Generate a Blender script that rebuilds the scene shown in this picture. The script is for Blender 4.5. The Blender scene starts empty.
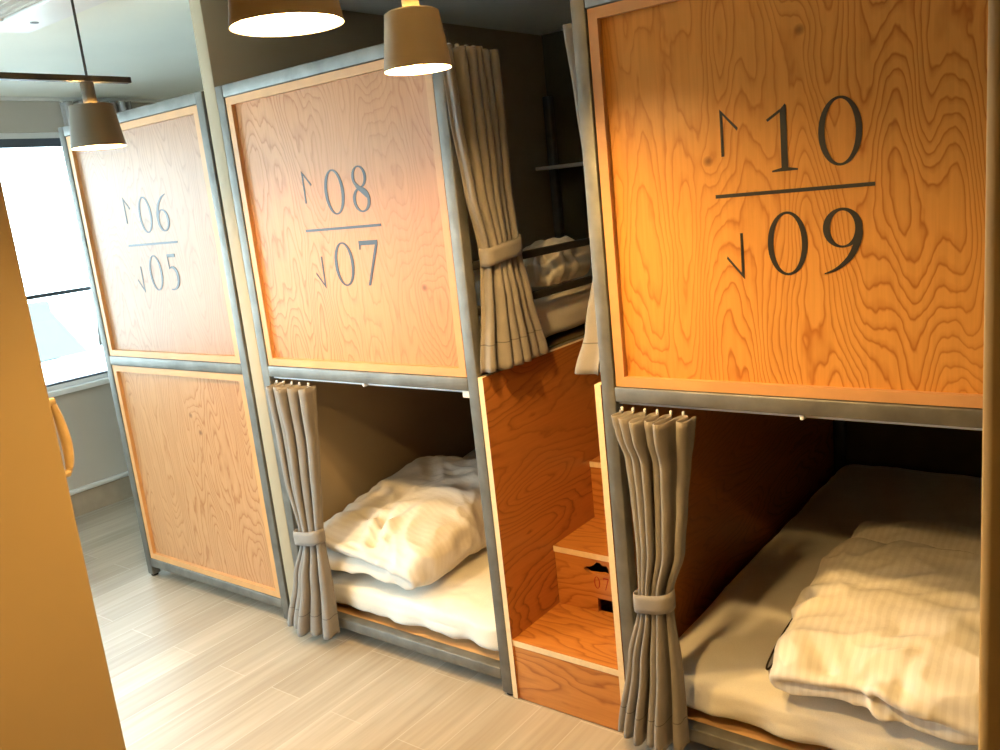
import bpy, bmesh, math, random
from mathutils import Vector, Matrix, noise

random.seed(7)
SC = bpy.context.scene
COL = SC.collection
PI = math.pi

# ------------------------------------------------------------------ materials
def new_mat(name):
    m = bpy.data.materials.new(name)
    m.use_nodes = True
    nt = m.node_tree
    nt.nodes.clear()
    out = nt.nodes.new('ShaderNodeOutputMaterial')
    b = nt.nodes.new('ShaderNodeBsdfPrincipled')
    nt.links.new(b.outputs[0], out.inputs[0])
    return m, nt, b, out

def nd(nt, typ, **kw):
    n = nt.nodes.new(typ)
    for k, v in kw.items():
        if k in n.inputs.keys():
            n.inputs[k].default_value = v
        else:
            setattr(n, k, v)
    return n

def coords(nt, scale=(1, 1, 1), off=(0, 0, 0)):
    tc = nt.nodes.new('ShaderNodeTexCoord')
    mp = nt.nodes.new('ShaderNodeMapping')
    mp.inputs['Scale'].default_value = scale
    mp.inputs['Location'].default_value = off
    nt.links.new(tc.outputs['Object'], mp.inputs['Vector'])
    return mp.outputs[0]

def math_node(nt, op, a, b=None, c=None):
    n = nt.nodes.new('ShaderNodeMath')
    n.operation = op
    for i, v in enumerate((a, b, c)):
        if v is None:
            continue
        if hasattr(v, 'links'):
            nt.links.new(v, n.inputs[i])
        else:
            n.inputs[i].default_value = v
    return n.outputs[0]

def ramp(nt, fac, stops, interp='LINEAR'):
    r = nt.nodes.new('ShaderNodeValToRGB')
    r.color_ramp.interpolation = interp
    els = r.color_ramp.elements
    while len(els) < len(stops):
        els.new(0.5)
    for e, (p, c) in zip(els, stops):
        e.position = p
        e.color = (*c, 1) if len(c) == 3 else c
    nt.links.new(fac, r.inputs[0])
    return r.outputs[0]

def mix(nt, fac, a, b, typ='MIX'):
    m = nt.nodes.new('ShaderNodeMix')
    m.data_type = 'RGBA'
    m.blend_type = typ
    for i, v in ((0, fac), (6, a), (7, b)):
        if hasattr(v, 'links'):
            nt.links.new(v, m.inputs[i])
        elif isinstance(v, (int, float)):
            m.inputs[i].default_value = v
        else:
            m.inputs[i].default_value = (*v, 1)
    return m.outputs[2]

def bump(nt, b, h, strength=.2, dist=.002):
    n = nt.nodes.new('ShaderNodeBump')
    n.inputs['Strength'].default_value = strength
    n.inputs['Distance'].default_value = dist
    nt.links.new(h, n.inputs['Height'])
    nt.links.new(n.outputs[0], b.inputs['Normal'])

def plain(name, col, rough=.6, metal=0.0, spec=.5, var=0.08, vscale=6, bmp=0):
    m, nt, b, o = new_mat(name)
    n = nd(nt, 'ShaderNodeTexNoise', Scale=vscale, Detail=4.0)
    nt.links.new(coords(nt), n.inputs['Vector'])
    dark = tuple(c * (1 - var) for c in col)
    lite = tuple(min(1, c * (1 + var)) for c in col)
    c = ramp(nt, n.outputs[0], [(.3, dark), (.7, lite)])
    nt.links.new(c, b.inputs['Base Color'])
    b.inputs['Roughness'].default_value = rough
    b.inputs['Metallic'].default_value = metal
    if name == 'black_ink':
        b.inputs['Coat Weight'].default_value = .0
        b.inputs['Coat Roughness'].default_value = .25
    b.inputs['Specular IOR Level'].default_value = spec
    if bmp:
        n2 = nd(nt, 'ShaderNodeTexNoise', Scale=220.0, Detail=2.0)
        nt.links.new(coords(nt), n2.inputs['Vector'])
        bump(nt, b, n2.outputs[0], bmp, .001)
    return m

def plywood(name, light, dark, off, grain='z', knots=(), freq=17, rough=.36, coat=.0, spec=.37):
    """rotary-cut fir plywood: wandering cathedral grain running along one axis"""
    m, nt, b, o = new_mat(name)
    s = {'z': (5.6, 5.6, 1.25), 'y': (4.2, .9, 4.2), 'x': (1.0, 4.2, 4.2)}[grain]
    w = {'z': (30, 30, 10), 'y': (24, 8, 24), 'x': (8, 24, 24)}[grain]
    f = {'z': (130, 130, 5), 'y': (130, 5, 130), 'x': (5, 130, 130)}[grain]
    n1 = nd(nt, 'ShaderNodeTexNoise', Scale=1.0, Detail=1.5, Roughness=.4)
    nt.links.new(coords(nt, s, off), n1.inputs['Vector'])
    n2 = nd(nt, 'ShaderNodeTexNoise', Scale=1.0, Detail=2.0)
    nt.links.new(coords(nt, w, off), n2.inputs['Vector'])
    n3 = nd(nt, 'ShaderNodeTexNoise', Scale=1.0, Detail=3.0)
    nt.links.new(coords(nt, f, off), n3.inputs['Vector'])
    fld = math_node(nt, 'MULTIPLY_ADD', n1.outputs[0], freq * 2.0, 0)
    fld = math_node(nt, 'MULTIPLY_ADD', n2.outputs[0], 1.5, fld)
    kmask = None
    tcx = nt.nodes.new('ShaderNodeTexCoord')
    for k in knots:
        d = nt.nodes.new('ShaderNodeVectorMath')
        d.operation = 'DISTANCE'
        nt.links.new(tcx.outputs['Object'], d.inputs[0])
        d.inputs[1].default_value = k
        e = math_node(nt, 'EXPONENT', math_node(nt, 'MULTIPLY', d.outputs['Value'], -16))
        fld = math_node(nt, 'MULTIPLY_ADD', e, 3.0, fld)
        km = nt.nodes.new('ShaderNodeMapRange')
        km.inputs[1].default_value = .006
        km.inputs[2].default_value = .017
        km.inputs[3].default_value = 1
        km.inputs[4].default_value = 0
        nt.links.new(d.outputs['Value'], km.inputs[0])
        kmask = km.outputs[0] if kmask is None else math_node(nt, 'MAXIMUM', kmask, km.outputs[0])
    fr = math_node(nt, 'FRACT', fld)
    mid = tuple((a * .62 + d * .38) for a, d in zip(light, dark))
    col = ramp(nt, fr, [(0, light), (.45, light), (.72, mid), (.86, dark), (.93, mid), (1, light)])
    n4 = nd(nt, 'ShaderNodeTexNoise', Scale=1.7, Detail=2.0)
    nt.links.new(coords(nt, (1, 1, 1), off), n4.inputs['Vector'])
    patch = ramp(nt, n4.outputs[0], [(.3, (.8, .74, .68)), (.7, (1, 1, 1))])
    col = mix(nt, .6, col, patch, 'MULTIPLY')
    n6 = nd(nt, 'ShaderNodeTexNoise', Scale=1.0, Detail=2.0)
    nt.links.new(coords(nt, tuple(q * .5 for q in s), (off[1] + 4, off[0], off[2] + 9)), n6.inputs['Vector'])
    calm = ramp(nt, n6.outputs[0], [(.40, (0, 0, 0)), (.66, (.55, .55, .55))])
    col = mix(nt, calm, col, tuple(a * .88 + d * .12 for a, d in zip(light, dark)))
    streak = ramp(nt, n3.outputs[0], [(.3, (.82, .78, .74)), (.65, (1, 1, 1))])
    col = mix(nt, .6, col, streak, 'MULTIPLY')
    if kmask is not None:
        col = mix(nt, kmask, col, (.09, .03, .012))
    nt.links.new(col, b.inputs['Base Color'])
    b.inputs['Roughness'].default_value = rough
    b.inputs['Coat Weight'].default_value = coat
    b.inputs['Coat Roughness'].default_value = .22
    b.inputs['Specular IOR Level'].default_value = spec
    bump(nt, b, n3.outputs[0], .06, .001)
    return m

def fabric(name, col, dark, scale=900, rough=.85, sheen=.15):
    m, nt, b, o = new_mat(name)
    v = coords(nt)
    n = nd(nt, 'ShaderNodeTexNoise', Scale=14.0, Detail=4.0)
    nt.links.new(v, n.inputs['Vector'])
    n2 = nd(nt, 'ShaderNodeTexNoise', Scale=float(scale), Detail=1.0)
    nt.links.new(v, n2.inputs['Vector'])
    c = ramp(nt, n.outputs[0], [(.3, dark), (.7, col)])
    w = ramp(nt, n2.outputs[0], [(.35, (.86, .86, .86)), (.65, (1, 1, 1))])
    nt.links.new(mix(nt, .6, c, w, 'MULTIPLY'), b.inputs['Base Color'])
    if 'curtain' in name:                       # stitched hem 8 cm above the lower edge
        sp = nt.nodes.new('ShaderNodeSeparateXYZ')
        nt.links.new(v, sp.inputs[0])
        ln = math_node(nt, 'LESS_THAN', math_node(nt, 'ABSOLUTE', math_node(nt, 'SUBTRACT', sp.outputs[2], .08)), .0016)
        old = b.inputs['Base Color'].links[0].from_socket
        nt.links.new(mix(nt, ln, old, tuple(c * .45 for c in col)), b.inputs['Base Color'])
    b.inputs['Roughness'].default_value = rough
    b.inputs['Sheen Weight'].default_value = sheen
    b.inputs['Specular IOR Level'].default_value = .25
    bump(nt, b, n2.outputs[0], .15, .0006)
    return m

def striped_linen(name, col, stripe, axis=0, period=.022):
    """white cotton with woven satin stripes"""
    m, nt, b, o = new_mat(name)
    tc = nt.nodes.new('ShaderNodeTexCoord')
    sp = nt.nodes.new('ShaderNodeSeparateXYZ')
    nt.links.new(tc.outputs['Object'], sp.inputs[0])
    n = nd(nt, 'ShaderNodeTexNoise', Scale=9.0, Detail=3.0)
    nt.links.new(tc.outputs['Object'], n.inputs['Vector'])
    p = math_node(nt, 'MULTIPLY_ADD', n.outputs[0], .025, sp.outputs[axis])
    f = math_node(nt, 'FRACT', math_node(nt, 'DIVIDE', p, period))
    r = ramp(nt, f, [(.40, col), (.5, stripe), (.90, stripe), (1, col)])
    nt.links.new(r, b.inputs['Base Color'])
    rr = ramp(nt, f, [(.42, (.8, .8, .8)), (.5, (.42, .42, .42)), (.92, (.42, .42, .42)), (1, (.8, .8, .8))])
    nt.links.new(rr, b.inputs['Roughness'])
    b.inputs['Sheen Weight'].default_value = .15
    n2 = nd(nt, 'ShaderNodeTexNoise', Scale=35.0, Detail=5.0)
    nt.links.new(tc.outputs['Object'], n2.inputs['Vector'])
    bump(nt, b, n2.outputs[0], .3, .006)
    return m

def emitter(name, col, strength):
    m, nt, b, o = new_mat(name)
    nt.nodes.remove(b)
    e = nd(nt, 'ShaderNodeEmission', Strength=strength)
    e.inputs['Color'].default_value = (*col, 1)
    nt.links.new(e.outputs[0], o.inputs[0])
    return m

def planks(name):
    m, nt, b, o = new_mat(name)
    tc = nt.nodes.new('ShaderNodeTexCoord')
    sp = nt.nodes.new('ShaderNodeSeparateXYZ')
    nt.links.new(tc.outputs['Object'], sp.inputs[0])
    cb = nt.nodes.new('ShaderNodeCombineXYZ')
    nt.links.new(sp.outputs[1], cb.inputs[0])
    nt.links.new(sp.outputs[0], cb.inputs[1])
    br = nt.nodes.new('ShaderNodeTexBrick')
    br.offset = .37
    br.offset_frequency = 2
    for k, v in dict(Scale=1.0, **{'Mortar Size': .0016, 'Mortar Smooth': .1, 'Bias': 0.0, 'Brick Width': .92, 'Row Height': .15}).items():
        br.inputs[k].default_value = v
    br.inputs['Color1'].default_value = (.0, .0, .0, 1)
    br.inputs['Color2'].default_value = (1, 1, 1, 1)
    br.inputs['Mortar'].default_value = (.5, .5, .5, 1)
    nt.links.new(cb.outputs[0], br.inputs['Vector'])
    base = ramp(nt, br.outputs['Color'], [(0, (.43, .375, .30)), (1, (.51, .45, .365))])
    n = nd(nt, 'ShaderNodeTexNoise', Scale=1.0, Detail=4.0)
    nt.links.new(coords(nt, (46, 2.2, 1)), n.inputs['Vector'])
    g = ramp(nt, n.outputs[0], [(.3, (.74, .72, .69)), (.68, (1.0, 1.0, 1.0))])
    n5 = nd(nt, 'ShaderNodeTexNoise', Scale=1.0, Detail=2.0)
    nt.links.new(coords(nt, (9, 1.1, 1)), n5.inputs['Vector'])
    g2 = ramp(nt, n5.outputs[0], [(.35, (.84, .81, .77)), (.65, (1.0, 1.0, 1.0))])
    c = mix(nt, .7, base, g, 'MULTIPLY')
    c = mix(nt, .8, c, g2, 'MULTIPLY')
    c = mix(nt, math_node(nt, 'MULTIPLY', br.outputs['Fac'], .32), c, (.72, .68, .6))
    nt.links.new(c, b.inputs['Base Color'])
    b.inputs['Roughness'].default_value = .42
    b.inputs['Specular IOR Level'].default_value = .4
    bump(nt, b, n.outputs[0], .05, .001)
    return m

def glass_mat():
    m, nt, b, o = new_mat('window_glass')
    nt.nodes.remove(b)
    t = nt.nodes.new('ShaderNodeBsdfTransparent')
    t.inputs[0].default_value = (.97, .99, .99, 1)
    g = nt.nodes.new('ShaderNodeBsdfGlossy')
    g.inputs['Roughness'].default_value = .02
    fr = nt.nodes.new('ShaderNodeFresnel')
    fr.inputs[0].default_value = 1.45
    mx = nt.nodes.new('ShaderNodeMixShader')
    nt.links.new(fr.outputs[0], mx.inputs[0])
    nt.links.new(t.outputs[0], mx.inputs[1])
    nt.links.new(g.outputs[0], mx.inputs[2])
    nt.links.new(mx.outputs[0], o.inputs[0])
    return m

PLY_L, PLY_D = (.67, .315, .07), (.40, .13, .020)
M = {
    'steel': plain('raw_steel', (.185, .182, .165), .52, .65, .5, .22, 14),
    'ply06': plywood('plywood_pale', (.44, .24, .125), (.32, .145, .06), (3.1, 0, .4), spec=.52),
    'ply05': plywood('plywood_knotty', (.53, .285, .135), (.37, .155, .055), (7.7, 0, 5.2), knots=((-3.17 + 3.2175, .01, .82), (-3.12 + 3.2175, .01, .75))),
    'ply08': plywood('plywood_fir', (.56, .27, .115), (.40, .155, .05), (11.3, 0, 2.2), knots=((-1.78 + 2.1075, .01, 1.33),)),
    'ply10': plywood('plywood_amber', PLY_L, PLY_D, (20.2, 0, 8.4), knots=((-.64 + .672, .01, 1.86), (-.86 + .672, .01, 1.61))),
    'trim': plain('pine_moulding', (.58, .30, .115), .4, 0, .5, .1, 9),
    'plyedge': plain('plywood_cut_edge', (.80, .62, .38), .55, 0, .4, .06, 60),
    'plystair': plywood('plywood_stair', (.47, .175, .038), (.25, .078, .016), (1.3, 4.4, 2.0), 'y', freq=17, coat=.45),
    'plyriser': plywood('plywood_riser', (.58, .235, .05), (.36, .115, .022), (5.3, 9.4, 3.0), 'x', freq=11, coat=.45),
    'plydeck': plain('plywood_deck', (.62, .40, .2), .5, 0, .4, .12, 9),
    'shade_ply': plain('shade_darkened_plywood', (.095, .070, .032), .6, 0, .3, .12, 9),  # plywood darkened to put the bunk interior shade into its colour
    'ink': plain('black_ink', (.018, .016, .014), .36, 0, .62, .1, 20),
    'redink': plain('red_ink', (.30, .02, .015), .6, 0, .3, .1, 20),
    'rubber': plain('black_rubber', (.015, .015, .015), .7, 0, .3, .1, 20),
    'darksteel': plain('black_steel', (.035, .032, .028), .5, .3, .5, .15, 20),
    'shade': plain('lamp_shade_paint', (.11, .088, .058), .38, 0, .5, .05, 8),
    'shade_hazed': plain('hazed_lamp_shade_paint', (.42, .33, .20), .38, 0, .5, .05, 8),  # lighter copy of the shade paint, lamp glare haze put into its colour
    'shade_in': plain('lamp_shade_lining', (.9, .88, .82), .5, 0, .4, .02, 8),
    'white_plastic': plain('white_plastic', (.82, .82, .8), .4, 0, .5, .03, 8),
    'curtain': fabric('taupe_curtain', (.265, .24, .22), (.225, .205, .185)),
    'curtain_grey': fabric('grey_curtain', (.36, .35, .34), (.3, .29, .28)),
    'linen': fabric('white_linen', (.87, .84, .77), (.83, .80, .73), 500, .8, .1),
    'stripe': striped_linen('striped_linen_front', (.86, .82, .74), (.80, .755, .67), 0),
    'stripe_y_dim': striped_linen('striped_linen_side_dim', (.72, .68, .61), (.685, .64, .57), 1),  # same linen in a darker copy, toning down the lamplight by colour
    'wallpaint': plain('tan_wall_paint', (.39, .315, .21), .62, 0, .3, .03, 3, .06),
    'wall_lamplit': plain('lamp_tinted_wall_paint', (.38, .275, .125), .6, 0, .3, .03, 3, .06),  # tan wall paint with the warm lamplight put into its colour
    'wallgrey': plain('grey_wall_paint', (.52, .475, .415), .7, 0, .3, .03, 3, .06),
    'ceil': plain('ceiling_paint', (.88, .89, .80), .7, 0, .3, .02, 3),
    'floor': planks('floor_planks'),
    'whitepaint': plain('white_paint', (.8, .8, .79), .45, 0, .5, .02, 6),
    'skirt': plain('brown_skirting', (.38, .305, .225), .5, 0, .5, .08, 12),
    'navy': plain('blue_grey_metal', (.10, .12, .15), .4, .2, .5, .1, 8),
    'glass': glass_mat(),
    'grille': plain('beige_grille', (.50, .46, .40), .6, 0, .3, .05, 20),
    'pine': plain('pale_pine', (.56, .40, .19), .5, 0, .5, .1, 30),
    'wire': plain('bronze_wire', (.06, .045, .03), .3, .9, .5, .1, 40),
    'bulb': emitter('lamp_bulb', (1.0, .61, .215), 2000),
    'render': plain('outdoor_white_render', (.85, .87, .88), .8, 0, .3, .03, 2),
    'bluewall': plain('outdoor_blue_grey_render', (.092, .108, .108), .8, 0, .3, .06, 3),
}

# ------------------------------------------------------------------ builders
class MB:
    """collects geometry in world coordinates, links it as ONE mesh object"""
    def __init__(self):
        self.bm = bmesh.new()
        self.mi = 0

    def box(self, x0, x1, y0, y1, z0, z1, bev=0.0, seg=2, edge=None):
        v = [self.bm.verts.new(p) for p in (
            (x0, y0, z0), (x1, y0, z0), (x1, y1, z0), (x0, y1, z0),
            (x0, y0, z1), (x1, y0, z1), (x1, y1, z1), (x0, y1, z1))]
        fs = []
        for idx, ax in (((0, 3, 2, 1), 2), ((4, 5, 6, 7), 2), ((0, 1, 5, 4), 1), ((2, 3, 7, 6), 1), ((1, 2, 6, 5), 0), ((3, 0, 4, 7), 0)):
            f = self.bm.faces.new([v[i] for i in idx])
            f.material_index = self.mi if edge is None or ax == edge else 1
            fs.append(f)
        if bev > 0:
            es = list({e for f in fs for e in f.edges})
            bmesh.ops.bevel(self.bm, geom=es, offset=bev, segments=seg, affect='EDGES', profile=.5, clamp_overlap=True)
        return self

    def prism(self, pts, ax, a0, a1):
        """polygon pts in the plane across axis ax, from a0 to a1"""
        def P(p, a):
            q = [0, 0, 0]
            o = [i for i in range(3) if i != ax]
            q[o[0]], q[o[1]], q[ax] = p[0], p[1], a
            return q
        A = [self.bm.verts.new(P(p, a0)) for p in pts]
        B = [self.bm.verts.new(P(p, a1)) for p in pts]
        n = len(pts)
        self.bm.faces.new(A); self.bm.faces.new(B[::-1])
        for i in range(n):
            self.bm.faces.new((A[i], B[i], B[(i + 1) % n], A[(i + 1) % n]))
        bmesh.ops.recalc_face_normals(self.bm, faces=self.bm.faces[:])
        return self

    def tube(self, pts, r, n=10, closed=False, caps=True):
        pts = [Vector(p) for p in pts]
        rings = []
        for i, p in enumerate(pts):
            if closed:
                t = pts[(i + 1) % len(pts)] - pts[i - 1]
            else:
                t = pts[min(i + 1, len(pts) - 1)] - pts[max(i - 1, 0)]
            t.normalize()
            up = Vector((0, 0, 1)) if abs(t.z) < .9 else Vector((1, 0, 0))
            a = t.cross(up).normalized(); b = t.cross(a)
            rr = r[i] if isinstance(r, (list, tuple)) else r
            rings.append([self.bm.verts.new(p + rr * (math.cos(2 * PI * k / n) * a + math.sin(2 * PI * k / n) * b)) for k in range(n)])
        m = len(rings)
        for i in range(m if closed else m - 1):
            A, B = rings[i], rings[(i + 1) % m]
            for k in range(n):
                self.bm.faces.new((A[k], A[(k + 1) % n], B[(k + 1) % n], B[k]))
        if caps and not closed:
            self.bm.faces.new(rings[0][::-1]); self.bm.faces.new(rings[-1])
        return self

    def lathe(self, cx, cy, prof, n=48, cap0=False, cap1=False):
        rings = [[self.bm.verts.new((cx + r * math.cos(2 * PI * k / n), cy + r * math.sin(2 * PI * k / n), z)) for k in range(n)] for r, z in prof]
        for A, B in zip(rings, rings[1:]):
            for k in range(n):
                f = self.bm.faces.new((A[k], A[(k + 1) % n], B[(k + 1) % n], B[k]))
                f.material_index = self.mi
        if cap0: self.bm.faces.new(rings[0][::-1])
        if cap1: self.bm.faces.new(rings[-1])
        return self

    def grid(self, P, closed_u=False):
        """P[i][j] points -> quads"""
        V = [[self.bm.verts.new(p) for p in row] for row in P]
        for i in range(len(V) - 1):
            w = len(V[i])
            for j in range(w if closed_u else w - 1):
                f = self.bm.faces.new((V[i][j], V[i][(j + 1) % w], V[i + 1][(j + 1) % w], V[i + 1][j]))
                f.material_index = self.mi
        return V

    def build(self, name, mats, parent=None, smooth=False, origin=None):
        if not isinstance(mats, (list, tuple)):
            mats = [mats]
        org = Vector((0, 0, 0))
        if parent is not None:
            r = parent
            while r.parent:
                r = r.parent
            org = r.location.copy()
        elif origin is not None:
            org = Vector(origin)
        bmesh.ops.translate(self.bm, verts=self.bm.verts[:], vec=-org)
        bmesh.ops.recalc_face_normals(self.bm, faces=self.bm.faces[:])
        me = bpy.data.meshes.new(name)
        self.bm.to_mesh(me); self.bm.free()
        for m in mats:
            me.materials.append(M[m] if isinstance(m, str) else m)
        if smooth:
            for p in me.polygons:
                p.use_smooth = True
            if smooth != 'all':
                me.set_sharp_from_angle(angle=math.radians(40))
        o = bpy.data.objects.new(name, me)
        COL.objects.link(o)
        if parent is not None:
            o.parent = parent
        else:
            o.location = org
        return o

def tag(o, label=None, cat=None, group=None, kind=None):
    if label: o['label'] = label
    if cat: o['category'] = cat
    if group: o['group'] = group
    if kind: o['kind'] = kind
    return o

def thing(name, label, cat, loc, group=None):
    o = bpy.data.objects.new(name, None)
    o.empty_display_size = .1
    COL.objects.link(o)
    o.location = loc
    return tag(o, label, cat, group)

def struct(o):
    o['kind'] = 'structure'
    return o

def bx(name, mat, dims, parent=None, bev=0.0, edge=None, smooth=False):
    return MB().box(*dims, bev=bev, edge=edge).build(name, mat, parent, smooth=bool(bev) and 'all')

# flat figures cut from outlines (holes kept), standing in a plane y = const, facing -y
def plate(outlines, y, thick, name, mat, parent):
    cu = bpy.data.curves.new('outline', 'CURVE')
    cu.dimensions = '2D'
    cu.fill_mode = 'BOTH'
    cu.extrude = thick / 2
    for pts in outlines:
        s = cu.splines.new('POLY')
        s.points.add(len(pts) - 1)
        for p, (u, v) in zip(s.points, pts):
            p.co = (u, v, 0, 1)
        s.use_cyclic_u = True
    tmp = bpy.data.objects.new('outline', cu)
    COL.objects.link(tmp)
    dg = bpy.context.evaluated_depsgraph_get()
    me = bpy.data.meshes.new_from_object(tmp.evaluated_get(dg))
    bpy.data.objects.remove(tmp); bpy.data.curves.remove(cu)
    mb = MB()
    mb.bm.from_mesh(me); bpy.data.meshes.remove(me)
    for v in mb.bm.verts:
        u, w, d = v.co
        v.co = (u, y + thick / 2 + d, w)
    return mb.build(name, mat, parent)

# ------------------------------------------------------------------ figures
def ell(cx, cy, a, b, n=40, rot=0.0, a0=0.0):
    out = []
    for i in range(n):
        t = 2 * PI * i / n + a0
        x, y = a * math.cos(t), b * math.sin(t)
        out.append((cx + x * math.cos(rot) - y * math.sin(rot), cy + x * math.sin(rot) + y * math.cos(rot)))
    return out

def stroke(pts):
    """(x, y, half width) along a path -> smooth outline"""
    P = []
    n = len(pts)
    for i in range(n - 1):
        p0, p1, p2, p3 = pts[max(i - 1, 0)], pts[i], pts[i + 1], pts[min(i + 2, n - 1)]
        for k in range(8):
            t = k / 8
            P.append(tuple(.5 * ((2 * b) + (-a + c) * t + (2 * a - 5 * b + 4 * c - d) * t * t + (-a + 3 * b - 3 * c + d) * t ** 3)
                           for a, b, c, d in zip(p0, p1, p2, p3)))
    P.append(pts[-1])
    L, R = [], []
    for i, (x, y, w) in enumerate(P):
        a, b = P[max(i - 1, 0)], P[min(i + 1, len(P) - 1)]
        dx, dy = b[0] - a[0], b[1] - a[1]
        l = math.hypot(dx, dy) or 1
        L.append((x - dy / l * w, y + dx / l * w)); R.append((x + dy / l * w, y - dx / l * w))
    return L + R[::-1]

# each figure is a list of layers; a layer is a list of outlines (outer, holes...); unit height -.5 .. .5
def fig(ch):
    if ch == '0':
        return [[ell(0, 0, .315, .5), ell(0, 0, .225, .462)]]
    if ch == '1':
        return [[[(-.05, -.45), (.05, -.45), (.045, .47), (.03, .5), (-.05, .42)]],
                [[(-.2, -.5), (.2, -.5), (.2, -.475), (.05, -.445), (-.05, -.445), (-.2, -.475)]],
                [[(-.05, .43), (-.05, .385), (-.245, .265), (-.265, .3)]]]
    if ch == '9':
        return [[ell(0.0, .2, .29, .3), ell(.0, .195, .185, .262)],
                [stroke([(.285, .2, .002), (.245, .1, .05), (.2, -.06, .05), (.1, -.25, .042), (-.08, -.41, .026), (-.28, -.49, .008)])]]
    if ch == '6':
        return [[[(-x, -y) for x, y in o] for o in lay] for lay in fig('9')]
    if ch == '8':
        return [[ell(0, .26, .225, .24), ell(.0, .262, .15, .205)],
                [ell(0, -.23, .265, .27), ell(.0, -.232, .18, .232)],
                [stroke([(-.17, .2, .01), (-.1, .08, .045), (.06, -.05, .052), (.19, -.17, .04), (.22, -.23, .01)])]]
    if ch == '7':
        return [[[(-.29, .5), (.3, .5), (.3, .43), (.27, .4), (-.24, .4), (-.265, .3), (-.29, .3)]],
                [[(.22, .42), (.3, .42), (-.08, -.5), (-.15, -.5)]]]
    if ch == '5':
        return [[[(-.16, .5), (.22, .5), (.22, .41), (-.14, .41)]],
                [[(-.165, .5), (-.135, .5), (-.115, .12), (-.15, .1)]],
                [stroke([(-.15, .09, .006), (-.02, .14, .028), (.13, .08, .045), (.21, -.08, .055), (.19, -.28, .05), (.08, -.42, .035), (-.08, -.48, .02), (-.2, -.47, .012)])]]

def figures(text, xs, z, h, y, thick, name, mat, parent, sx=1.0):
    for ch, x in zip(text, xs):
        mb = None
        o = None
        lay = fig(ch)
        objs = []
        for k, l in enumerate(lay):
            outs = [[(x + u * h * sx, z + v * h) for u, v in o_] for o_ in l]
            objs.append(plate(outs, y - k * .0001, thick, name, mat, parent))
        if len(objs) > 1:      # one figure = one mesh
            bm = bmesh.new()
            for ob in objs:
                bm.from_mesh(ob.data)
            bm.to_mesh(objs[0].data); bm.free()
            for ob in objs[1:]:
                me = ob.data
                bpy.data.objects.remove(ob); bpy.data.meshes.remove(me)

def bunk_sign(up_text, low_text, xc, y, parent):
    t = .0014
    figures(up_text, (xc - .012, xc + .107), 1.643, .143, y - t, t, 'bed_number', 'ink', parent)
    figures(low_text, (xc - .012, xc + .108), 1.412, .143, y - t, t, 'bed_number', 'ink', parent)
    plate([[(xc - .176, 1.5238), (xc + .176, 1.5238), (xc + .176, 1.5322), (xc - .176, 1.5322)]], y - t, t, 'divider_line', 'ink', parent)
    w = .0032
    a = xc - .154
    plate([[(a - w, 1.617), (a + w, 1.617), (a + w, 1.709), (a + .036, 1.671), (a + .038, 1.677), (a - w, 1.722)]], y - t, t, 'up_arrow', 'ink', parent)
    a = xc - .118
    plate([[(a + w, 1.441), (a - w, 1.441), (a - w, 1.349), (a - .036, 1.389), (a - .038, 1.383), (a + w, 1.334)]], y - t, t, 'down_arrow', 'ink', parent)

# ------------------------------------------------------------------ room
CEIL = 2.35
struct(bx('floor', 'floor', (-5.1, 1.7, -3.7, 2.2, -.06, 0)))
struct(bx('ceiling', 'ceil', (-5.1, 1.7, -3.7, 2.2, CEIL, CEIL + .08)))
struct(bx('wall_back', 'wallpaint', (-5.1, 1.7, 2.1, 2.2, 0, CEIL)))
VX0, VX1, VZ0, VZ1 = -4.75, -2.3, .735, 2.165  # opening for the added fill window
mb = MB()
mb.box(-5.1, 1.7, -3.7, -3.6, 0, VZ0).box(-5.1, 1.7, -3.7, -3.6, VZ1, CEIL)
mb.box(-5.1, VX0, -3.7, -3.6, VZ0, VZ1).box(VX1, 1.7, -3.7, -3.6, VZ0, VZ1)
struct(mb.build('wall_front', 'wallpaint'))
struct(bx('wall_end', 'wallpaint', (1.6, 1.7, -3.6, 2.1, 0, CEIL)))
# window wall with its opening
WX0, WX1 = -5.1, -4.98
WY0, WY1, WZ0, WZ1 = -2.7, .80, .735, 2.165
mb = MB()
mb.box(WX0, WX1, -3.6, 2.1, 0, WZ0).box(WX0, WX1, -3.6, 2.1, WZ1, CEIL)
mb.box(WX0, WX1, -3.6, WY0, WZ0, WZ1).box(WX0, WX1, WY1, 2.1, WZ0, WZ1)
struct(mb.build('wall_left', 'wallgrey'))
struct(bx('wall_shade_lining', 'shade_ply', (-4.0, 1.6, 2.065, 2.1, 0, CEIL)))  # dark sheet standing in for the deep shade behind the beds
# partition between the first two bunk stacks
struct(bx('wall_partition', 'wallpaint', (-2.698, -2.634, .004, 2.1, 0, CEIL), bev=.003))
# near walls that the camera looks past
struct(bx('wall_near_left', 'wall_lamplit', (-2.13, -2.01, -3.6, -1.035, 0, CEIL), bev=.008))
struct(bx('wall_near_right', 'wall_lamplit', (-.101, 1.6, -1.25, -1.13, 0, CEIL), bev=.008))
# skirting on the window wall
mb = MB().box(-4.98, -4.962, -3.6, 2.1, 0, .135)
struct(mb.build('baseboard_left', 'skirt'))
struct(bx('trim_1', 'whitepaint', (-4.98, -4.952, -3.6, 2.1, .135, .16), bev=.004))
struct(bx('trim_2', 'whitepaint', (-4.98, -4.955, -3.6, 2.1, 2.33, CEIL), bev=.003))

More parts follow.
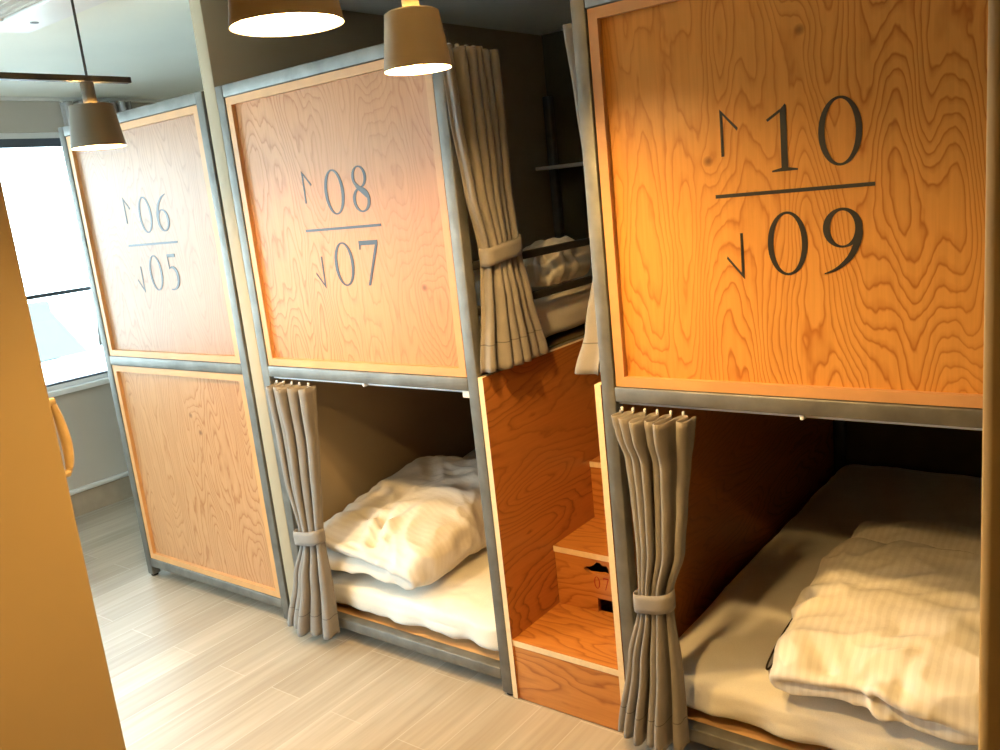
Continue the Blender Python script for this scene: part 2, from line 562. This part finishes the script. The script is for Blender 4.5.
win = struct(bpy.data.objects.new('window_1', None)); COL.objects.link(win)
win.location = (-4.98, -.95, .735)
mb = MB()
f = .035
mb.box(-5.07, -5.0, WY0, WY1, WZ0, WZ0 + f).box(-5.07, -5.0, WY0, WY1, WZ1 - .03, WZ1)
for y in (WY0, -1.83, -.95, WY1 - f):
    mb.box(-5.07, -5.0, y, y + f, WZ0 + f, WZ1 - .03)
mb.build('window_frame', 'whitepaint', win)
MB().box(-5.06, -5.01, WY0 + f, WY1 - f, WZ1 - .075, WZ1 - .03).build('roller_blind', 'navy', win)
MB().box(-5.045, -5.02, WY0 + f, WY1 - f, 1.268, 1.29).build('transom_bar', 'navy', win)
MB().box(-5.06, -5.01, WY0 + f, WY1 - f, WZ0 + f, WZ0 + f + .012).build('bottom_bead', 'navy', win)
MB().box(-5.038, -5.034, WY0 + f, WY1 - f, WZ0 + f, WZ1 - .03).build('window_pane', 'glass', win)
MB().box(-5.0, -4.945, WY0 - .03, WY1 + .03, WZ0 - .018, WZ0 + .012, bev=.004).build('window_sill', 'whitepaint', win)

fill_win = struct(bpy.data.objects.new('window_fill', None)); COL.objects.link(fill_win)  # unseen window added to bring more daylight into the left side
fill_win.location = (-3.5, -3.6, .735)
mb = MB()
mb.box(VX0, VX1, -3.67, -3.6, VZ0, VZ0 + f).box(VX0, VX1, -3.67, -3.6, VZ1 - f, VZ1)
for x in (VX0, -3.54, VX1 - f):
    mb.box(x, x + f, -3.67, -3.6, VZ0 + f, VZ1 - f)
mb.build('window_frame', 'whitepaint', fill_win)
MB().box(VX0 + f, VX1 - f, -3.637, -3.633, VZ0 + f, VZ1 - f).build('window_pane', 'glass', fill_win)

# outside
o = thing('neighbouring_building', 'white rendered building seen through the window beside the bunks', 'building', (-9.5, 1.0, -3))
MB().box(-12, -9.2, -4.5, 4.5, -3, .35).build('lower_wall', 'render', o)
MB().prism([(-4.5, .35), (4.5, .35), (4.5, .7), (.2, .7), (-.3, 1.5), (-4.5, 1.5)], 0, -12, -10.2).build('upper_wall', 'render', o)
MB().box(-9.32, -9.2, 2.12, 2.36, .34, .95).build('blue_pier', 'bluewall', o)
MB().prism([(2.36, .35), (2.66, .35), (2.36, .84)], 0, -9.26, -9.2).build('blue_gable', 'bluewall', o)
MB().prism([(2.12, 1.55), (2.30, 1.55), (2.40, 1.40), (2.22, 1.40)], 0, -10.19, -10.1).build('roof_vent', 'bluewall', o)
MB().box(-12.1, -10.1, -4.5, 4.5, 1.5, 1.58).build('parapet', 'render', o)
struct(bx('ground_outside', 'render', (-40, 10, -40, 30, -3.1, -3.0)))

# ------------------------------------------------------------------ bunk stacks
T = .04
def rails(mb, x0, x1, z0, z1=None, y=0):
    mb.box(x0, x1, y, y + T, z0, z0 + T, bev=.003)

def bunk(x0, x1, label, up, low, ply_up, ply_low, closed_low, loc_name='bunk_bed'):
    xc = (x0 + x1) / 2
    t = thing(loc_name, label, 'bunk bed', (xc, 0, 0), 'stacked capsule bunks')
    D = 2.05
    for (x, y) in ((x0, 0), (x1 - T, 0), (x0, D - T), (x1 - T, D - T)):
        MB().box(x, x + T, y, y + T, .012, 2.04, bev=.003).build('post', 'steel', t, 'all')
        MB().lathe(x + T / 2, y + T / 2, [(.012, 0), (.016, .003), (.016, .012)], 16, True, True).build('foot', 'rubber', t)
    for z in (.055, 1.018, 2.0):
        MB().box(x0 + T, x1 - T, 0.0, T, z, z + T, bev=.003).build('front_rail', 'steel', t, 'all')
        if z < 1.5:
            MB().box(x0 + T, x1 - T, D - T, D, z, z + T, bev=.003).build('rear_rail', 'steel', t, 'all')
        for x in (x0, x1 - T) if z < 1.5 else ():
            MB().box(x, x + T, T, D - T, z, z + T, bev=.003).build('side_rail', 'steel', t, 'all')
    # gusset weld marks on the middle rail
    def panel(z0, z1, mat, sign):
        a0, a1 = x0 + T + .004, x1 - T - .004
        b = .026
        fr = MB()
        fr.prism([(a0, z0), (a1, z0), (a1 - b, z0 + b), (a0 + b, z0 + b)], 1, .004, .03)
        fr.prism([(a0, z1), (a1, z1), (a1 - b, z1 - b), (a0 + b, z1 - b)], 1, .004, .03)
        fr.prism([(a0, z0), (a0 + b, z0 + b), (a0 + b, z1 - b), (a0, z1)], 1, .004, .03)
        fr.prism([(a1, z0), (a1 - b, z0 + b), (a1 - b, z1 - b), (a1, z1)], 1, .004, .03)
        p = MB().box(a0 + .01, a1 - .01, .02, .034, z0 + .01, z1 - .01).build('front_panel', mat, t)
        f2 = fr.build('panel_moulding', 'trim', p)
        if sign:
            bunk_sign(up, low, xc + .003, .02, p)
        return p
    panel(1.060, 1.998, ply_up, True)
    if closed_low:
        panel(.097, 1.016, ply_low, False)
    MB().box(x0 + T, x1 - T, .048, D - T, .060, .078).build('lower_deck', 'plydeck', t)
    MB().box(x0 + T, x1 - T, .048, D - T, 1.03, 1.062).build('upper_deck', 'shade_ply', t)  # dark colour deepens the shade under the upper bed
    if not closed_low:
        r = MB().box(x0 + T, x1 - T, .02, .034, 1.008, 1.018).build('curtain_track', 'white_plastic', t)
        MB().box(x1 - T - .03, x1 - T - .002, .006, .036, .994, 1.018, bev=.003).build('end_stop', 'white_plastic', r)
        MB().box(xc - .01 + .02, xc + .02, .004, .036, 1.005, 1.018, bev=.003).build('track_clip', 'white_plastic', r)
    return t

X1 = (-3.735, -2.708)
X2 = (-2.628, -1.606)
X3 = (-1.182, -.155)
B1 = bunk(*X1, 'plywood bunk stack with 06 over 05, both fronts closed, nearest the window', '06', '05', 'ply06', 'ply05', True)
B2 = bunk(*X2, 'middle plywood bunk stack with 08 over 07, open lower bed', '08', '07', 'ply08', None, False)
B3 = bunk(*X3, 'plywood bunk stack with 10 over 09 beside the near right wall', '10', '09', 'ply10', None, False)

# side guard rails, back shelf of the upper middle bunk
for z in (1.385, 1.25):
    MB().box(X2[1] - .034, X2[1] - .012, T, 2.0, z - .012, z + .012, bev=.003).build('guard_rail', 'darksteel', B2, 'all')
MB().box(X2[0] + .02, X2[1] - T, 1.86, 2.06, 1.668, 1.685, bev=.002).build('back_shelf', 'whitepaint', B2)
for z in (1.385, 1.25):
    MB().box(X3[0] + .012, X3[0] + .034, T, 2.0, z - .012, z + .012, bev=.003).build('guard_rail', 'darksteel', B3, 'all')

# ------------------------------------------------------------------ staircase
ST = thing('staircase', 'narrow plywood staircase climbing between the 07 and 09 bunks', 'staircase', (-1.394, 0, 0))
SX0, SX1 = -1.586, -1.203
MB().box(-1.604, SX0, .0, 2.0, .004, 1.062, edge=0).build('side_panel', ['plystair', 'plyedge'], ST)
MB().box(SX1, -1.184, .0, 2.0, .004, 1.062, edge=0).build('side_panel', ['plystair', 'plyedge'], ST)
SY = [.004, .272, .54, .808, 1.07]
for k in range(4):
    z = .21 * (k + 1)
    y1 = SY[k + 1] + .02 if k < 3 else 2.0
    MB().box(SX0, SX1, SY[k], y1, z - .02, z, edge=2).build('tread', ['plyriser', 'plyedge'], ST)
    if k != 1:
        MB().box(SX0, SX1, SY[k] + .003, SY[k] + .021, z - .21 + (.004 if k == 0 else 0), z - .02).build('riser', 'plyriser', ST)
# second riser is the front of a pull-out shoe box with cut-outs
yb = SY[1] + .003
x0, x1, z0, z1 = SX0 + .002, SX1 - .002, .212, .398
shoe = [(-1.393 - .032 + (x + 1.393) * 1.12, .366 + (z - .366) * 1.1) for x, z in (
    (-1.437, .357), (-1.432, .366), (-1.415, .369), (-1.402, .377), (-1.393, .387), (-1.38, .387), (-1.372, .38), (-1.358, .381), (-1.352, .372), (-1.352, .356), (-1.36, .350), (-1.372, .354), (-1.39, .350), (-1.42, .349))]
outer = [(x0, z0), (-1.43, z0), (-1.43, .262), (-1.33, .262), (-1.33, z0), (x1, z0), (x1, z1), (x0, z1)]
sb = plate([outer, shoe], yb, .016, 'shoe_box_front', 'plyriser', ST)
figures('07', (-1.426, -1.392), .318, .042, yb - .001, .001, 'bed_number', 'redink', sb, .8)
MB().box(x0, x1, yb + .1, yb + .11, z0, z1).build('shoe_box_shade', 'darksteel', ST)  # black sheet standing in for the shade inside the cut-outs

# ------------------------------------------------------------------ curtains
def curtain(name, label, cat, axis, base, levels, npl, tie, mat='curtain', seed=0, group=None, top_open=0.0, hem=None, band=True, flip=1, rail=None):
    """axis 'x': width runs along x, folds stick out along -y; axis 'y': width along y, folds stick out along flip*x.
    levels = (z, centre, half width, fold depth, plane offset); tie = z of the band"""
    rnd = random.Random(seed)
    wid = [rnd.uniform(.7, 1.35) for _ in range(npl)]
    tot = sum(wid); edges = [0]
    for w in wid:
        edges.append(edges[-1] + w / tot)
    dep = [rnd.uniform(.65, 1.15) for _ in range(npl)]
    lean = [rnd.uniform(-.5, .5) for _ in range(npl)]
    per = 14
    def lev(z):
        L = levels
        if z >= L[0][0]: return L[0][1:]
        for a, b in zip(L, L[1:]):
            if z >= b[0]:
                t = (a[0] - z) / (a[0] - b[0])
                t = t * t * (3 - 2 * t) * .6 + t * .4
                return tuple(p + (q - p) * t for p, q in zip(a[1:], b[1:]))
        return L[-1][1:]
    zt, zb = levels[0][0], levels[-1][0]
    NZ = 56
    rows = []
    for i in range(NZ + 1):
        z = zt + (zb - zt) * i / NZ
        c, hw, am, off = lev(z)
        row = []
        for k in range(npl):
            for j in range(per):
                t = j / per
                u = edges[k] + (edges[k + 1] - edges[k]) * t
                s = (u - .5) * 2
                ph = 2 * PI * t
                w = hw * 2 * (edges[k + 1] - edges[k])
                a = c + s * hw + w * (.17 * math.sin(2 * ph) + lean[k] * .28 * (1 - math.cos(ph)))
                wob = noise.noise(Vector((seed * 3.1 + u * 5, z * 2.6, 1.7))) * .006
                d = am * dep[k] * (.5 - .5 * math.cos(ph)) + off + wob
                a += noise.noise(Vector((seed + u * 3, z * 1.8, 9.2))) * .006
                zz = z + (noise.noise(Vector((u * 8, seed, 3))) * .006 if i in (NZ, 0) else 0)
                if axis == 'x':
                    row.append((a, base - d, zz))
                else:
                    row.append((base + flip * d, a, zz))
        rows.append(row)
    c, hw, am, off = lev(levels[-1][0])
    loc = (c, base, zb) if axis == 'x' else (base, c, zb)
    root = thing(name, label, cat, loc, group)
    mb = MB(); mb.grid(rows)
    o = mb.build('cloth', mat, root, 'all')
    md = o.modifiers.new('thickness', 'SOLIDIFY'); md.thickness = .0022; md.offset = 0
    if hem:                                                            # stitched hem line
        pass
    if band:
        c, hw, am, off = lev(tie)
        n = 40
        ring = []
        for zz, g in ((tie - .026, .0035), (tie - .012, .0045), (tie + .010, .005), (tie + .026, .0035)):
            r = []
            for k in range(n):
                th = 2 * PI * k / n
                p = .7
                ca, sa = math.cos(th), math.sin(th)
                a = c + (hw + g) * math.copysign(abs(ca) ** p, ca)
                d = off + am * .52 + (am * .56 + g + .002) * math.copysign(abs(sa) ** p, sa)
                tilt = .012 * ca
                r.append((a, base - d, zz + tilt) if axis == 'x' else (base + flip * d, a, zz + tilt))
            ring.append(r)
        mb = MB(); mb.grid(ring, closed_u=True)
        b = mb.build('tie_band', mat, root, 'all')
        md = b.modifiers.new('thickness', 'SOLIDIFY'); md.thickness = .0025; md.offset = 1
    # gliders along the header
    c, hw, am, off = lev(zt)
    for k in range(npl):
        u = edges[k] ; s = (u - .5) * 2
        a = c + s * hw * .94
        if axis == 'x':
            MB().box(a - .003, a + .003, base - off - .001, base - off + .006, zt - .004, zt + .008, bev=.0015).build('glider', 'white_plastic', root)
        else:
            q = base + flip * off
            MB().box(q - .005, q + .005, a - .005, a + .005, zt - .004, zt + .012, bev=.002).build('glider', 'white_plastic', root)
    return root

curtain('curtain', 'grey curtain tied back at the left of the open 07 bed', 'curtain', 'x', -.004,
        [(1.000, -2.43, .118, .085, .004), (.95, -2.435, .115, .075, .006), (.82, -2.445, .108, .055, .008), (.63, -2.458, .095, .045, .01), (.46, -2.453, .066, .042, .012),
         (.40, -2.455, .064, .046, .012), (.255, -2.482, .102, .065, .012), (.045, -2.518, .140, .085, .012)], 5, .432, seed=3, group='tied bunk curtains')
curtain('curtain', 'taupe curtain tied back at the left of the open 09 bed', 'curtain', 'x', -.004,
        [(1.000, -1.014, .113, .095, .004), (.95, -1.014, .105, .085, .006), (.88, -1.015, .092, .055, .008), (.775, -1.02, .082, .045, .01), (.635, -1.024, .070, .045, .012), (.515, -1.046, .050, .042, .012),
         (.455, -1.05, .052, .044, .012), (.30, -1.062, .080, .06, .012), (.065, -1.081, .106, .08, .012)], 6, .485, seed=5, group='tied bunk curtains')
curtain('curtain', 'tan curtain tied back on the side opening of bunk 08 above the stairs', 'curtain', 'y', -1.592,
        [(1.99, .095, .11, .04, .0), (1.8, .10, .108, .042, .0), (1.6, .11, .095, .042, .0), (1.44, .134, .082, .04, .0), (1.39, .138, .084, .042, .0),
         (1.28, .143, .104, .05, .0), (1.075, .153, .150, .06, .0)], 6, 1.42, seed=11, group='tied bunk curtains')
curtain('curtain', 'pale curtain seen edge-on beside the left post of bunk 10', 'curtain', 'y', -1.196,
        [(1.985, .18, .13, .055, .0), (1.8, .19, .12, .05, .0), (1.6, .20, .11, .045, .0), (1.43, .18, .085, .035, .0), (1.38, .17, .085, .04, .0),
         (1.2, .17, .12, .075, .0), (1.085, .17, .16, .10, .0)], 6, 1.415, seed=19, group='tied bunk curtains', flip=-1)
curtain('window_curtain', 'grey window curtain gathered behind the 06 bunk corner', 'curtain', 'y', -4.93,
        [(2.32, .86, .20, .07, .0), (2.0, .86, .20, .07, .0), (1.3, .86, .22, .07, .0), (.95, .87, .27, .08, .0)], 8, 1.0, 'curtain_grey', seed=23, band=False)

# ------------------------------------------------------------------ bedding
def seg_dist(p, a, b):
    ab = b - a
    t = max(0, min(1, (p - a).dot(ab) / max(ab.length_squared, 1e-9)))
    return (p - a - ab * t).length, t

def soft_block(c, h, npow=(5, 3), amp=.01, sc=5, seed=0, flat=True, n=36, shape=None, yaw=0.0, creases=()):
    """closed cushion-like block: centre c, half sizes h; creases = (start, end, depth, width) in units of the half sizes"""
    bm = bmesh.new()
    bmesh.ops.create_cube(bm, size=2)
    bmesh.ops.subdivide_edges(bm, edges=bm.edges[:], cuts=n, use_grid_fill=True)
    H = Vector(h)
    cr = [(Vector(a) * H, Vector(b) * H, d, w) for a, b, d, w in creases]
    cr = [(Vector((a.x, a.y, a.z)), Vector((b.x, b.y, b.z)), d, w) for a, b, d, w in cr]
    s = Vector((seed * 7.3, seed * 3.1, 0))
    for v in bm.verts:
        x, y, z = v.co
        nr = (abs(x) ** npow[0] + abs(y) ** npow[0]) ** (1 / npow[0])
        l = (nr ** npow[1] + abs(z) ** npow[1]) ** (1 / npow[1])
        q = Vector((x / l, y / l, z / l))
        nrm = Vector((q.x / h[0], q.y / h[1], q.z / h[2])).normalized()
        p = Vector((q.x * h[0], q.y * h[1], q.z * h[2]))
        if shape:
            p = shape(p, q)
        d = noise.noise(p * sc + s) * .8
        wv = Vector((noise.noise(p * 5 + s), noise.noise(p * 5 - s), 0)) * .12
        d += (.35 - abs(noise.noise((p + wv) * sc * 1.9 + s * 2))) * .7
        d += (.3 - abs(noise.noise(Vector(((p.x + wv.x) * 6 + p.y * 5, (p.y + wv.y) * 11 - p.x * 7, p.z * 12)) + s))) * .45
        off = d * amp
        for a, b, dep, w in cr:
            ds, t = seg_dist(p + wv * .25, a, b)
            k = math.exp(-(ds / w) ** 2) - .55 * math.exp(-((ds - 1.9 * w) / (1.1 * w)) ** 2)
            off -= dep * k * (1 - .6 * t)
        p = p + nrm * off
        if flat and p.z < -h[2] * .82:
            p.z = -h[2] * .82 + (p.z + h[2] * .82) * .06
        v.co = p
    r = Matrix.Rotation(yaw, 4, 'Z')
    for v in bm.verts:
        v.co = r @ v.co + Vector(c)
    mb = MB(); mb.bm.free(); mb.bm = bm
    return mb

def drape(w, hz, seed):
    def f(p, q):                       # the sheet hangs over the front edge in shallow folds
        p = p.copy()
        if q.y < -.9:
            k = max(0, min(1, (.7 - q.z) / 1.2))
            p.y -= k * (.008 * math.sin(p.x * 31 + seed) + .010 * noise.noise(Vector((p.x * 13, seed, p.z * 3))))
            if q.z < -.6:
                p.z += .010 * noise.noise(Vector((p.x * 7, seed, 5)))
        return p
    return f

def mattress(x0, x1, z0, z1, label, seed):
    root = thing('mattress', label, 'mattress', ((x0 + x1) / 2, 1.0, z0), 'white mattresses')
    hz = (z1 - z0) / 2
    mb = soft_block(((x0 + x1) / 2, 1.02, z0 + hz), ((x1 - x0) / 2, .97, hz), (24, 5), .009, 6, seed, True, 48, drape(x1 - x0, hz, seed))
    mb.build('fitted_sheet', 'linen', root, 'all')
    return root

mattress(-2.585, -1.648, .079, .238, 'white mattress with crumpled sheet in the lower 07 bunk', 2)
mattress(-1.138, -.20, .079, .240, 'white mattress in the lower 09 bunk beside the near right wall', 4)
mattress(-2.585, -1.66, 1.064, 1.235, 'mattress in the upper 08 bunk behind the side rails', 6)

def wedge(h, rise):
    def f(p, q):
        p = p.copy()
        if q.z > -.4:
            p.z += rise * (q.y + .75) * .5 * (q.z + .4)
        return p
    return f

MT7, MT9, MT8 = .244, .246, 1.243
def duvet(c, h, top, label, mat, seed, creases, rise, npow, yaw=0.0):
    cz = top + h[2] * .82 + .012
    o = soft_block((c[0], c[1], cz), h, npow, .034, 4.2, seed, True, 70, wedge(h, rise), yaw, creases).build(
        'folded_duvet', mat, None, 'all', (c[0], c[1], top))
    return tag(o, label, 'duvet', 'folded duvets')

duvet((-2.285, .385), (.285, .345, .098), MT7, 'folded white duvet with a double fold at the front, on the 07 mattress', 'stripe_y_dim', 21, [
    ((-1, .9, .15), (-1, -1, .05), .075, .015), ((-1, -1, .05), (.8, -1, -.35), .075, .015),
    ((.15, -.9, .7), (.1, -.45, 1), .028, .02), ((.15, -.6, .95), (-.9, -.55, .9), .014, .018), ((.15, -.6, .95), (.9, .4, .9), .024, .02),
    ((1, -.4, .2), (.7, .3, .9), .015, .02)], .10, (9, 3.2))
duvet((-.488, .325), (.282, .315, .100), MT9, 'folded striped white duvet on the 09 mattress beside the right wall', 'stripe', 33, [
    ((-1, -1, -.45), (.0, -1, -.15), .04, .014), ((.0, -1, -.15), (1, -1, -.65), .04, .014), ((-1, .8, -.2), (-1, -1, -.45), .035, .014),
    ((-.95, -.25, .8), (.95, -.35, .95), .026, .018), ((-.5, -1, .3), (-.75, -.6, .8), .014, .02), ((.2, -1, .3), (.25, -.7, .8), .01, .015),
    ((.35, .3, 1), (.95, -.35, .95), .018, .02), ((-.1, .9, .95), (.9, .1, 1), .012, .02)], .07, (7, 3.0))

def pillow(c, h, top, label, seed, yaw, pitch=0.0, mat='linen'):
    def shp(p, q):
        e = max(0, abs(q.x) - .2) * max(0, abs(q.y) - .2)
        p = p.copy()
        p.z *= 1 - .7 * min(1, e * 1.7)
        p.x *= 1 + .05 * e; p.y *= 1 + .05 * e
        p.z += pitch * p.y
        return p
    cz = top + h[2] + abs(pitch) * h[1] * .8 + .004
    o = soft_block((c[0], c[1], cz), h, (7, 2.1), .016, 6, seed, False, 34, shp, yaw).build('pillow', mat, None, 'all', (c[0], c[1], top))
    return tag(o, label, 'pillow', 'white pillows')
pillow((-2.30, .985), (.27, .20, .085), MT7, 'white pillow behind the folded duvet on the 07 mattress', 5, -.08, .25)
pillow((-.53, .81), (.25, .15, .062), MT9, 'striped pillow behind the folded duvet on the 09 mattress', 8, .05, .25, 'stripe')
soft_block((-1.77, .70, 1.315), (.09, .18, .075), (4, 2.3), .034, 7, 14, True, 40, None, 0, [((-1, -.5, .5), (1, -.2, .6), .03, .02), ((.9, -.9, .2), (.9, .9, .4), .03, .02)]).build('crumpled_bedding', 'stripe', None, 'all', (-1.77, .70, MT8))
tag(bpy.data.objects['crumpled_bedding'], 'crumpled cream bedding lying on the upper 08 mattress behind the rails', 'bedding')
pillow((-2.1, .30), (.24, .15, .075), MT8, 'cream pillow behind the tied curtain of the upper 08 bunk', 15, 0)

# wire hanger tip poking out from under the duvet
pts = []
A, Bp = Vector((-.815, .14, .2475)), Vector((-.84, .52, .2475))
mb = MB()
loop = []
for i in range(40):
    t = 2 * PI * i / 40
    u = .5 - .5 * math.cos(t)
    p = A.lerp(Bp, u)
    loop.append((p.x + .014 * math.sin(t), p.y, p.z + .002 * math.sin(t)))
mb.tube(loop, .003, 8, closed=True)
o = mb.build('wire_hanger', 'wire', None, True, (-.82, .14, .244))
tag(o, 'thin dark wire loop poking out beside the duvet on the 09 mattress', 'hanger')

# ------------------------------------------------------------------ lamps
def lamp(x, y, z, label, spill_gap=.049, paint='shade_hazed'):  # shade top opening added to spill light up to the ceiling
    t = thing('pendant_lamp', label, 'lamp', (x, y, z), 'pendant lamps')
    r, r2, H = .070, .0555, .110
    mb = MB()
    mb.lathe(x, y, [(r, z), (r2, z + H), (spill_gap, z + H + .004)], 56)
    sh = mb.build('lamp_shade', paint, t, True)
    mb = MB()
    mb.lathe(x, y, [(r - .0005, z), (r - .003, z + .001), (r2 - .003, z + H - .003), (spill_gap, z + H + .003)], 56)
    mb.build('shade_lining', 'shade_in', sh, True)
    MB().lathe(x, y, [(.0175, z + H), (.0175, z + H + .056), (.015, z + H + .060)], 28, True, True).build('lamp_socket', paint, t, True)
    prof = [(.004, z + .0085)]
    for k in range(1, 10):
        a = -PI / 2 + PI * k / 10
        prof.append((.032 * math.cos(a), z + .040 + .032 * math.sin(a)))
    prof.append((.014, z + .08))
    MB().lathe(x, y, prof, 28, True, True).build('light_bulb', 'bulb', t, 'all')
    zt = z + H + .060
    return zt

def track(x, y0, y1, zt, yr, label):
    t = thing('lighting_track', label, 'lighting track', (x, (y0 + y1) / 2, zt), 'black lighting tracks')
    MB().box(x - .012, x + .012, y0, y1, zt, zt + .016, bev=.002).build('track_bar', 'darksteel', t)
    MB().tube([(x, yr, zt + .016), (x, yr, CEIL)], .0035, 10).build('hanging_rod', 'darksteel', t, True)
    MB().lathe(x, yr, [(.022, CEIL - .012), (.022, CEIL - .001)], 20, True, True).build('ceiling_mount', 'darksteel', t)

L1 = (-.874, -1.167, 1.822)
L2 = (-1.233, -.525, 1.852)
L3 = (-2.313, -.632, 1.820)
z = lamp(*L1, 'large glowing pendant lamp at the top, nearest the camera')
track(L1[0], L1[1] - .35, L1[1] + .12, z, L1[1] - .02, 'black ceiling track carrying the nearest pendant lamp')
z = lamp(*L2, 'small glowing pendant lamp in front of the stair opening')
track(L2[0], L2[1] - .6, L2[1] + .12, z, L2[1] - .02, 'black ceiling track carrying the pendant lamp by the stairs')
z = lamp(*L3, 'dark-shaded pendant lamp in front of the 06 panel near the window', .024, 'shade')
track(L3[0], -1.02, -.507, z, -.628, 'black lighting track at the upper left holding the dark-shaded lamp')

# ------------------------------------------------------------------ ceiling cassette
AC = thing('air_conditioner', 'white square air conditioner cassette set in the ceiling near the window', 'air conditioner', (-2.88, -.69, CEIL))
ax0, ax1, ay0, ay1 = -3.34, -2.42, -1.15, -.235
w = .16
mb = MB()
mb.box(ax0, ax1, ay1 - w, ay1, CEIL - .022, CEIL - .002, bev=.004).box(ax0, ax1, ay0, ay0 + w, CEIL - .022, CEIL - .002, bev=.004)
mb.box(ax0, ax0 + w, ay0 + w, ay1 - w, CEIL - .022, CEIL - .002, bev=.004).box(ax1 - w, ax1, ay0 + w, ay1 - w, CEIL - .022, CEIL - .002, bev=.004)
mb.build('cassette_frame', 'white_plastic', AC)
mb = MB().box(ax0 + w, ax1 - w, ay0 + w, ay1 - w, CEIL - .012, CEIL - .003)
for k in range(18):
    yy = ay0 + w + .02 + k * (ay1 - ay0 - 2 * w - .04) / 17
    mb.box(ax0 + w, ax1 - w, yy - .004, yy + .004, CEIL - .017, CEIL - .011)
mb.build('intake_grille', 'grille', AC)
MB().lathe(-3.165, -.30, [(.014, CEIL - .024), (.014, CEIL - .02)], 16, True, True).build('sensor', 'darksteel', AC)

# wooden pull handle on the end of the near left wall
HD = thing('wall_handle', 'curved pale wooden handle on the end of the near left wall', 'handle', (-2.03, -1.035, 1.14))
pts, rad = [], []
for k in range(21):
    t = k / 20
    pts.append((-2.03, -1.027 + .015 * math.sin(PI * t ** .7) ** .8, 1.050 + .183 * t))
    rad.append(.007 + .005 * math.sin(PI * t ** .8))
MB().tube(pts, rad, 12).build('grip', 'pine', HD, True)
for zz in (1.055, 1.228):
    MB().tube([(-2.03, -1.0345, zz), (-2.03, -1.02, zz)], .010, 12).build('end_mount', 'pine', HD, True)

# ------------------------------------------------------------------ world, camera
wd = bpy.data.worlds.new('sky'); SC.world = wd
wd.use_nodes = True
nt = wd.node_tree
bg = nt.nodes['Background']
bg.inputs['Color'].default_value = (.72, .91, 1.0, 1)
bg.inputs['Strength'].default_value = 17.0
por = bpy.data.lights.new('window_portal', 'AREA')
por.shape = 'RECTANGLE'; por.size = WZ1 - WZ0; por.size_y = WY1 - WY0
por.cycles.is_portal = True
po = bpy.data.objects.new('window_portal', por); COL.objects.link(po)
po.location = (-5.09, (WY0 + WY1) / 2, (WZ0 + WZ1) / 2)
po.rotation_euler = (0, -PI / 2, 0)

por = bpy.data.lights.new('window_portal', 'AREA')  # portal for the added fill window
por.shape = 'RECTANGLE'; por.size = VX1 - VX0; por.size_y = VZ1 - VZ0
por.cycles.is_portal = True
po = bpy.data.objects.new('window_portal', por); COL.objects.link(po)
po.location = ((VX0 + VX1) / 2, -3.69, (VZ0 + VZ1) / 2)
po.rotation_euler = (PI / 2, 0, 0)

cam = bpy.data.cameras.new('camera')
cam.sensor_fit = 'HORIZONTAL'; cam.sensor_width = 36
cam.lens = 867.078 / 1000 * 36
cam.clip_start = .05
co = bpy.data.objects.new('camera', cam); COL.objects.link(co)
R = [[0.7951155830487333, 0.04533553762997164, -0.6047610260432414], [0.5974963683549119, -0.22935679665457492, 0.7683707110705374], [-0.10387155238930543, -0.9722860427138473, -0.20945298218951766]]
m = Matrix(((R[0][0], -R[0][1], -R[0][2], 0.0), (R[1][0], -R[1][1], -R[1][2], -1.93), (R[2][0], -R[2][1], -R[2][2], 1.6), (0, 0, 0, 1)))
co.matrix_world = m
SC.camera = co

SC.view_settings.view_transform = 'Standard'
SC.view_settings.look = 'None'
SC.view_settings.gamma = 1
SC.view_settings.use_curve_mapping = False
SC.view_settings.exposure = -0.1
SC.cycles.max_bounces = 10
SC.cycles.diffuse_bounces = 5
SC.cycles.glossy_bounces = 4
SC.cycles.transparent_max_bounces = 8
SC.cycles.use_denoising = True
SC.cycles.sample_clamp_indirect = 8
